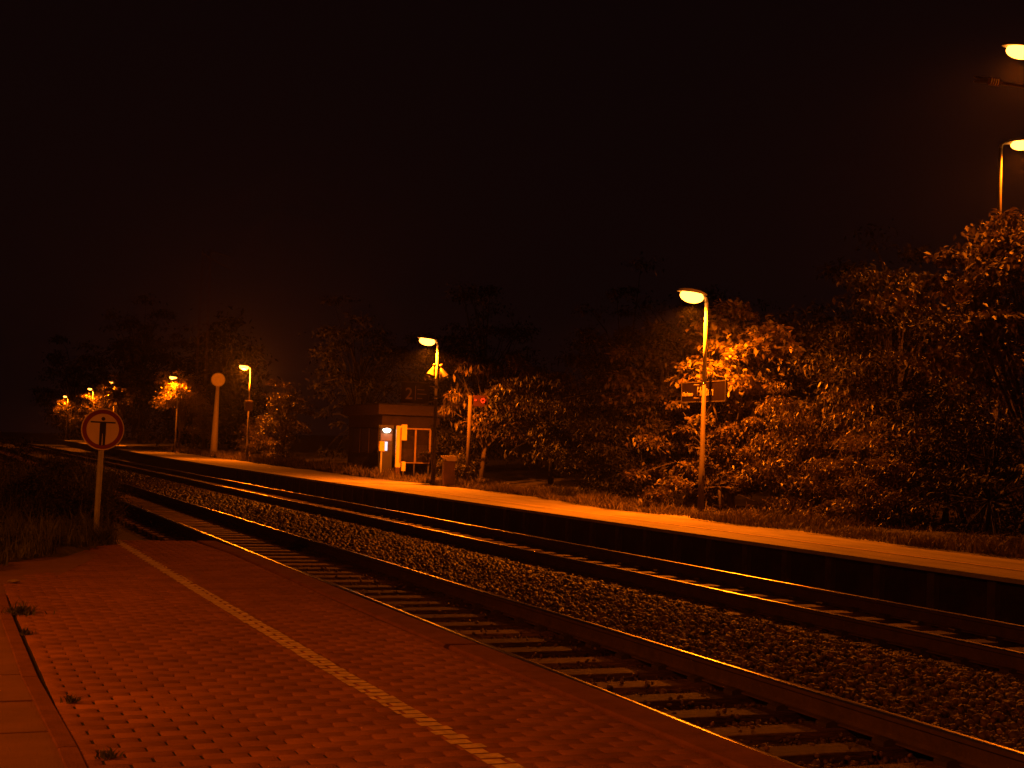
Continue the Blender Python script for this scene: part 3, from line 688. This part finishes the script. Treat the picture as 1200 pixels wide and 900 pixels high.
make_tree('tree', 'broad leafy tree between the bright lamp and the right edge tree', 'tree', 18.9, 24.4, 5.4, 2.1, 1.8, 14000, .15, 'leaf', .15, 90, .50, R, .11, .5)
make_tree('tree', 'second dim tree crowding the right side of the bright lamp', 'tree', 18.6, 27.0, 4.9, 1.7, 1.6, 10000, .15, 'leaf', .15, 80, .50, R, .11, .5)
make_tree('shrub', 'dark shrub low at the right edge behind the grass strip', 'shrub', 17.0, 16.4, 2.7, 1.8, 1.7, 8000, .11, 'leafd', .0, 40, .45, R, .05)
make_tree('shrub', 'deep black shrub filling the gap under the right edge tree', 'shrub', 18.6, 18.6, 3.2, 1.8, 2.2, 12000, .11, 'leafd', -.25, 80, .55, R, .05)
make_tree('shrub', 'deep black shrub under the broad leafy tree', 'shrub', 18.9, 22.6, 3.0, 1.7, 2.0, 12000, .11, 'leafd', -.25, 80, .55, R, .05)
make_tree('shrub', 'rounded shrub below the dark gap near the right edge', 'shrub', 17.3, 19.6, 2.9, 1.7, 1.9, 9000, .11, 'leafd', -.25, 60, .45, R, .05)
make_tree('shrub', 'dense drooping shrub just right of the bright lamp', 'shrub', 17.2, 24.9, 3.3, 1.5, 1.8, 15000, .12, 'leafy', -.15, 60, .42, R, .05, .8, .36)
make_tree('shrub', 'low spreading shrub at the foot of the drooping shrub', 'shrub', 16.6, 22.6, 2.0, 1.1, 1.6, 8000, .10, 'leafy', -.25, 50, .34, R, .04, .6)
make_tree('tree', 'maple-like tree with leaves lit bright yellow directly behind the bright lamp', 'tree', 17.15, 28.2, 4.9, 1.25, 1.7, 7000, .18, 'leafg', .40, 36, .40, R, .10, .45, .62)
make_tree('tree', 'tree with sparse lit outer twigs left of the bright lamp', 'tree', 17.6, 32.4, 4.9, 1.6, 2.2, 6500, .17, 'leafy', .30, 40, .42, R, .10, .4, .5)
make_tree('shrub', 'leafy shrub below the station name board', 'shrub', 16.7, 28.2, 2.5, 1.5, 2.0, 12000, .13, 'leafy', -.15, 44, .34, R, .05, .4, .5)
make_tree('shrub', 'dim shrub left of the station name board', 'shrub', 16.9, 32.4, 2.7, 1.5, 2.0, 8500, .13, 'leafd', .0, 44, .40, R, .05)
make_tree('shrub', 'dark shrub midway between the two lamps', 'shrub', 17.8, 35.8, 2.9, 1.5, 2.2, 7000, .12, 'leafd', .0, 50, .45, R, .05)
make_tree('tree', 'dark tall tree midway between the two lamps', 'tree', 20.0, 39.5, 6.8, 2.6, 3.0, 10000, .17, 'leafd', .1, 70, .65, R, .14)
make_tree('tree', 'tree with drooping lit leaves behind the second lamp', 'tree', 17.9, 46.2, 4.9, 1.7, 2.2, 3000, .26, 'leafy', .30, 40, .42, R, .11, .9, .34)
make_tree('tree', 'dim tree right of the small red symbol post', 'tree', 18.9, 42.4, 4.3, 1.8, 2.3, 6500, .20, 'leafd', .10, 55, .50, R, .11, .8, .36)
make_tree('shrub', 'shrub behind the timetable case', 'shrub', 17.9, 48.2, 2.4, 1.4, 1.8, 6000, .14, 'leaf', .0, 40, .38, R, .05)
make_tree('shrub', 'small bushy shrub growing between litter bin and timetable case', 'shrub', 16.3, 44.6, 1.0, .6, 1.0, 4500, .09, 'leaf', .0, 30, .22, R, .03)
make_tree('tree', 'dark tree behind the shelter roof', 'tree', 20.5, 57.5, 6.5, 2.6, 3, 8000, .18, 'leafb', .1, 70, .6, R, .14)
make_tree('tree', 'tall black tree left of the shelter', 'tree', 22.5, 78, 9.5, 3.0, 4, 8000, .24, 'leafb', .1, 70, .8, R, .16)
make_tree('tree', 'small conical tree with reddish lit leaves behind the third lamp', 'tree', 17.5, 74.8, 4.4, 1.25, 2.0, 6500, .17, 'leafy', .05, 60, .4, R, .09)
make_tree('shrub', 'low reddish shrub between disc post and third lamp', 'shrub', 18.0, 83.5, 2.3, 1.0, 3.2, 6000, .16, 'leafy', .0, 60, .4, R, .05)
make_tree('tree', 'thin tree with lit twigs left of the disc post', 'tree', 17.7, 99.5, 3.9, .9, 1.6, 3500, .18, 'leafy', .25, 40, .4, R, .08)
make_tree('tree', 'tree crown glowing yellow around the fourth lamp', 'tree', 16.9, 105.9, 5.9, 1.6, 2.0, 8000, .24, 'leafg', .55, 60, .55, R, .12)
make_tree('tree', 'distant tree with bright yellow crown above right of the prohibition sign', 'tree', 17.6, 148, 7.4, 1.5, 3, 5000, .3, 'leafy', .55, 50, .7, R, .14)
make_tree('tree', 'distant tree lit around the small lamp above the prohibition sign', 'tree', 17.9, 170.5, 6.4, 2.0, 3, 5000, .3, 'leafy', .2, 50, .7, R, .14)
make_tree('tree', 'farthest lit tree beside the leftmost lamp', 'tree', 17.6, 203, 6.2, 1.8, 3, 5000, .32, 'leafy', .2, 50, .7, R, .14)
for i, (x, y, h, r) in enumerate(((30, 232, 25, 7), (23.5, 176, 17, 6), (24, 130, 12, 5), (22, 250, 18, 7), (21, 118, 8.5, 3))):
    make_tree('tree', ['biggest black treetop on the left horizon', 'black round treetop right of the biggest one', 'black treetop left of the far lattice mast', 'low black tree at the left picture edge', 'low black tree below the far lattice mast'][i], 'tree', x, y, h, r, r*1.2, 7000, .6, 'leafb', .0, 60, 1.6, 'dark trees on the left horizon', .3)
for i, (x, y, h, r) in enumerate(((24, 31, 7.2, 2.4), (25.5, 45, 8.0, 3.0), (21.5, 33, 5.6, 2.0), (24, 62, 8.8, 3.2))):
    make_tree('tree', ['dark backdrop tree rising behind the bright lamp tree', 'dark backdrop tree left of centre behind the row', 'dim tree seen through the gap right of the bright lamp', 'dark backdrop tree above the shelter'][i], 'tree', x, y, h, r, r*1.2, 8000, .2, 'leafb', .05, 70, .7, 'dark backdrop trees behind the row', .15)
# brush beyond the end of the near platform
BR = 'brush beyond the near platform end'
for i, (x, y, h, r) in enumerate(((2.0, 19.4, .62, .42), (1.4, 19.5, .92, .62), (.55, 19.8, 1.0, .75), (-.2, 21.5, 1.05, .9), (1.75, 22.0, .90, .75), (.9, 23.0, 1.05, .9), (2.1, 25.0, .92, .7), (2.4, 29.0, .9, .8), (1.0, 27.5, 1.15, 1.2))):
    make_tree('bramble_bush', ['low bramble bush right of the sign post', 'bramble bush directly behind the sign post', 'bramble bush left of the sign post', 'leftmost bramble bush at the picture edge', 'bramble bush in the second row behind the sign post', 'taller bramble bush in the second row left of the sign', 'bramble bush beside the track just past the platform end', 'farthest bramble bush beside the track', 'farthest bramble bush on the left'][i], 'bush', x, y, h, r, r, 3600, .065, 'leafd' if i % 2 else 'grassn', -.15, 34, .24, BR, .015, .3, .3)
def blades(name, pts, hgt, wid, m, kind='stuff', label=None, cat=None, parent=None, lean=.35):
    n = len(pts); h = RNG.uniform(hgt*.5, hgt*1.3, n)*(1+.75*np.clip(np.sin(pts[:, 0]*2.7+pts[:, 1]*1.9)+np.sin(pts[:, 1]*3.7-pts[:, 0])*.8+np.sin(pts[:, 1]*.9), -.7, 1.6)); a = RNG.uniform(0, 2*np.pi, n); ln = RNG.normal(0, lean, (n, 2))*h[:, None]
    dx = np.stack([np.cos(a), np.sin(a), np.zeros(n)], 1)*wid
    b = pts; mid = pts+np.stack([ln[:, 0]*.35, ln[:, 1]*.35, h*.6], 1); tip = pts+np.stack([ln[:, 0], ln[:, 1], h], 1)
    V = np.stack([b-dx, b+dx, mid+dx*.7, mid-dx*.7, tip], 1).reshape(-1, 3); k = np.arange(n)*5
    F = np.concatenate([np.stack([k, k+1, k+2], 1), np.stack([k, k+2, k+3], 1), np.stack([k+3, k+2, k+4], 1)])
    o = npmesh(name, V, F, M[m], parent, tone=np.repeat(RNG.uniform(.5, 1.3, n), 5))
    if kind: o['kind'] = kind
    return o
def scatter(n, fx, yr, z=0.0, ypow=1.0):
    y = yr[0]+(yr[1]-yr[0])*RNG.random(n)**ypow; cl = RNG.random(n)
    x = np.array([fx(a, b) for a, b in zip(y, cl)]); return np.stack([x, y, np.full(n, z)], 1)
def fxr(y, u): return curve_far(y)+back_w(y)+.10*math.sin(y*.35)+.08*math.sin(y*1.3)+u**1.4*2.6+.03
p = scatter(42000, fxr, (10, 48), .02, 1.1); keep = (np.sin(p[:, 0]*3.1+p[:, 1]*1.7)+np.sin(p[:, 1]*2.9-p[:, 0]*1.3)+RNG.normal(0, .8, len(p))) > -.5; blades('grass', p[keep], .11, .011, 'grass', lean=.6)
p = scatter(16000, fxr, (48, 120), .02, 1.2); blades('grass', p, .18, .03, 'grass')
p = np.stack([RNG.uniform(-2.6, 1.9, 15000), RNG.uniform(13.4, 19, 15000), np.full(15000, .03)], 1); p = p[p[:, 0] < .30+(p[:, 1]-13.4)*.42+.10*np.sin(p[:, 1]*5)]; blades('grass', p, .17, .006, 'grassn')
p = np.stack([RNG.uniform(-2, 3.2, 11000), RNG.uniform(18.2, 27, 11000), np.full(11000, -.1)], 1); p = p[p[:, 0] < p[:, 1]*.118]; blades('grass', p, .48, .008, 'grassn', lean=.25)
# weeds in the paving
def weed(x, y, r, n, h, label):
    t = thing('weed', label, 'weed', (x, y, 0), 0, 'weeds in the paving')
    a = RNG.uniform(0, 2*np.pi, n); q = np.abs(RNG.normal(0, .5, n))*r
    P = np.stack([np.cos(a)*q, np.sin(a)*q, np.full(n, -.004)], 1)
    blades('leaf_tuft', P, h, .005, 'grassn', None, parent=t, lean=.8)
weed(.70, 7.27, .05, 60, .035, 'weed tuft beside the pale cement smear in the paving')
weed(.74, 6.02, .05, 60, .03, 'weed tuft at the edging nearest the bottom of the picture')
weed(.66, 10.75, .14, 200, .06, 'widest weed clump at the left picture edge')
weed(.63, 9.7, .06, 70, .04, 'small weed just below the widest clump at the left edge')
weed(1.93, 17.35, .22, 380, .20, 'tall weed clump around the foot of the sign post')
weed(1.22, 15.9, .15, 200, .12, 'dark weed where path and verge grass meet')
t = thing('litter', 'crumpled pale scrap of litter near the verge grass', 'litter', (.72, 12.9, 0)); bm = bmesh.new(); bmesh.ops.create_icosphere(bm, subdivisions=2, radius=.035)
for v in bm.verts: v.co = Vector((v.co.x*1.5, v.co.y, max(0, v.co.z*.5+.012)))+Vector((random.uniform(-.008, .008), random.uniform(-.008, .008), random.uniform(0, .01)))
m = MB(); m.add_bm(bm); m.build('scrap', M['litter'], t)

# ------------------------------------------------------------------ thin haze added to give the lamps and sky a glow
HZ = bpy.data.materials.new('added_glow_haze'); HZ.use_nodes = True; hn = HZ.node_tree.nodes; hn.clear()  # volume added for its glow around the lamps
ho = hn.new('ShaderNodeOutputMaterial'); pv = hn.new('ShaderNodeVolumePrincipled'); HZ.node_tree.links.new(pv.outputs[0], ho.inputs['Volume'])
pv.inputs['Density'].default_value = 0.0003; pv.inputs['Color'].default_value = (.9, .9, .9, 1); pv.inputs['Anisotropy'].default_value = .75
m = MB(); m.box((-410, -70, -1.9), (610, 910, 45)); hz = struct(m.build('haze', HZ), 'stuff'); hz.display_type = 'WIRE'
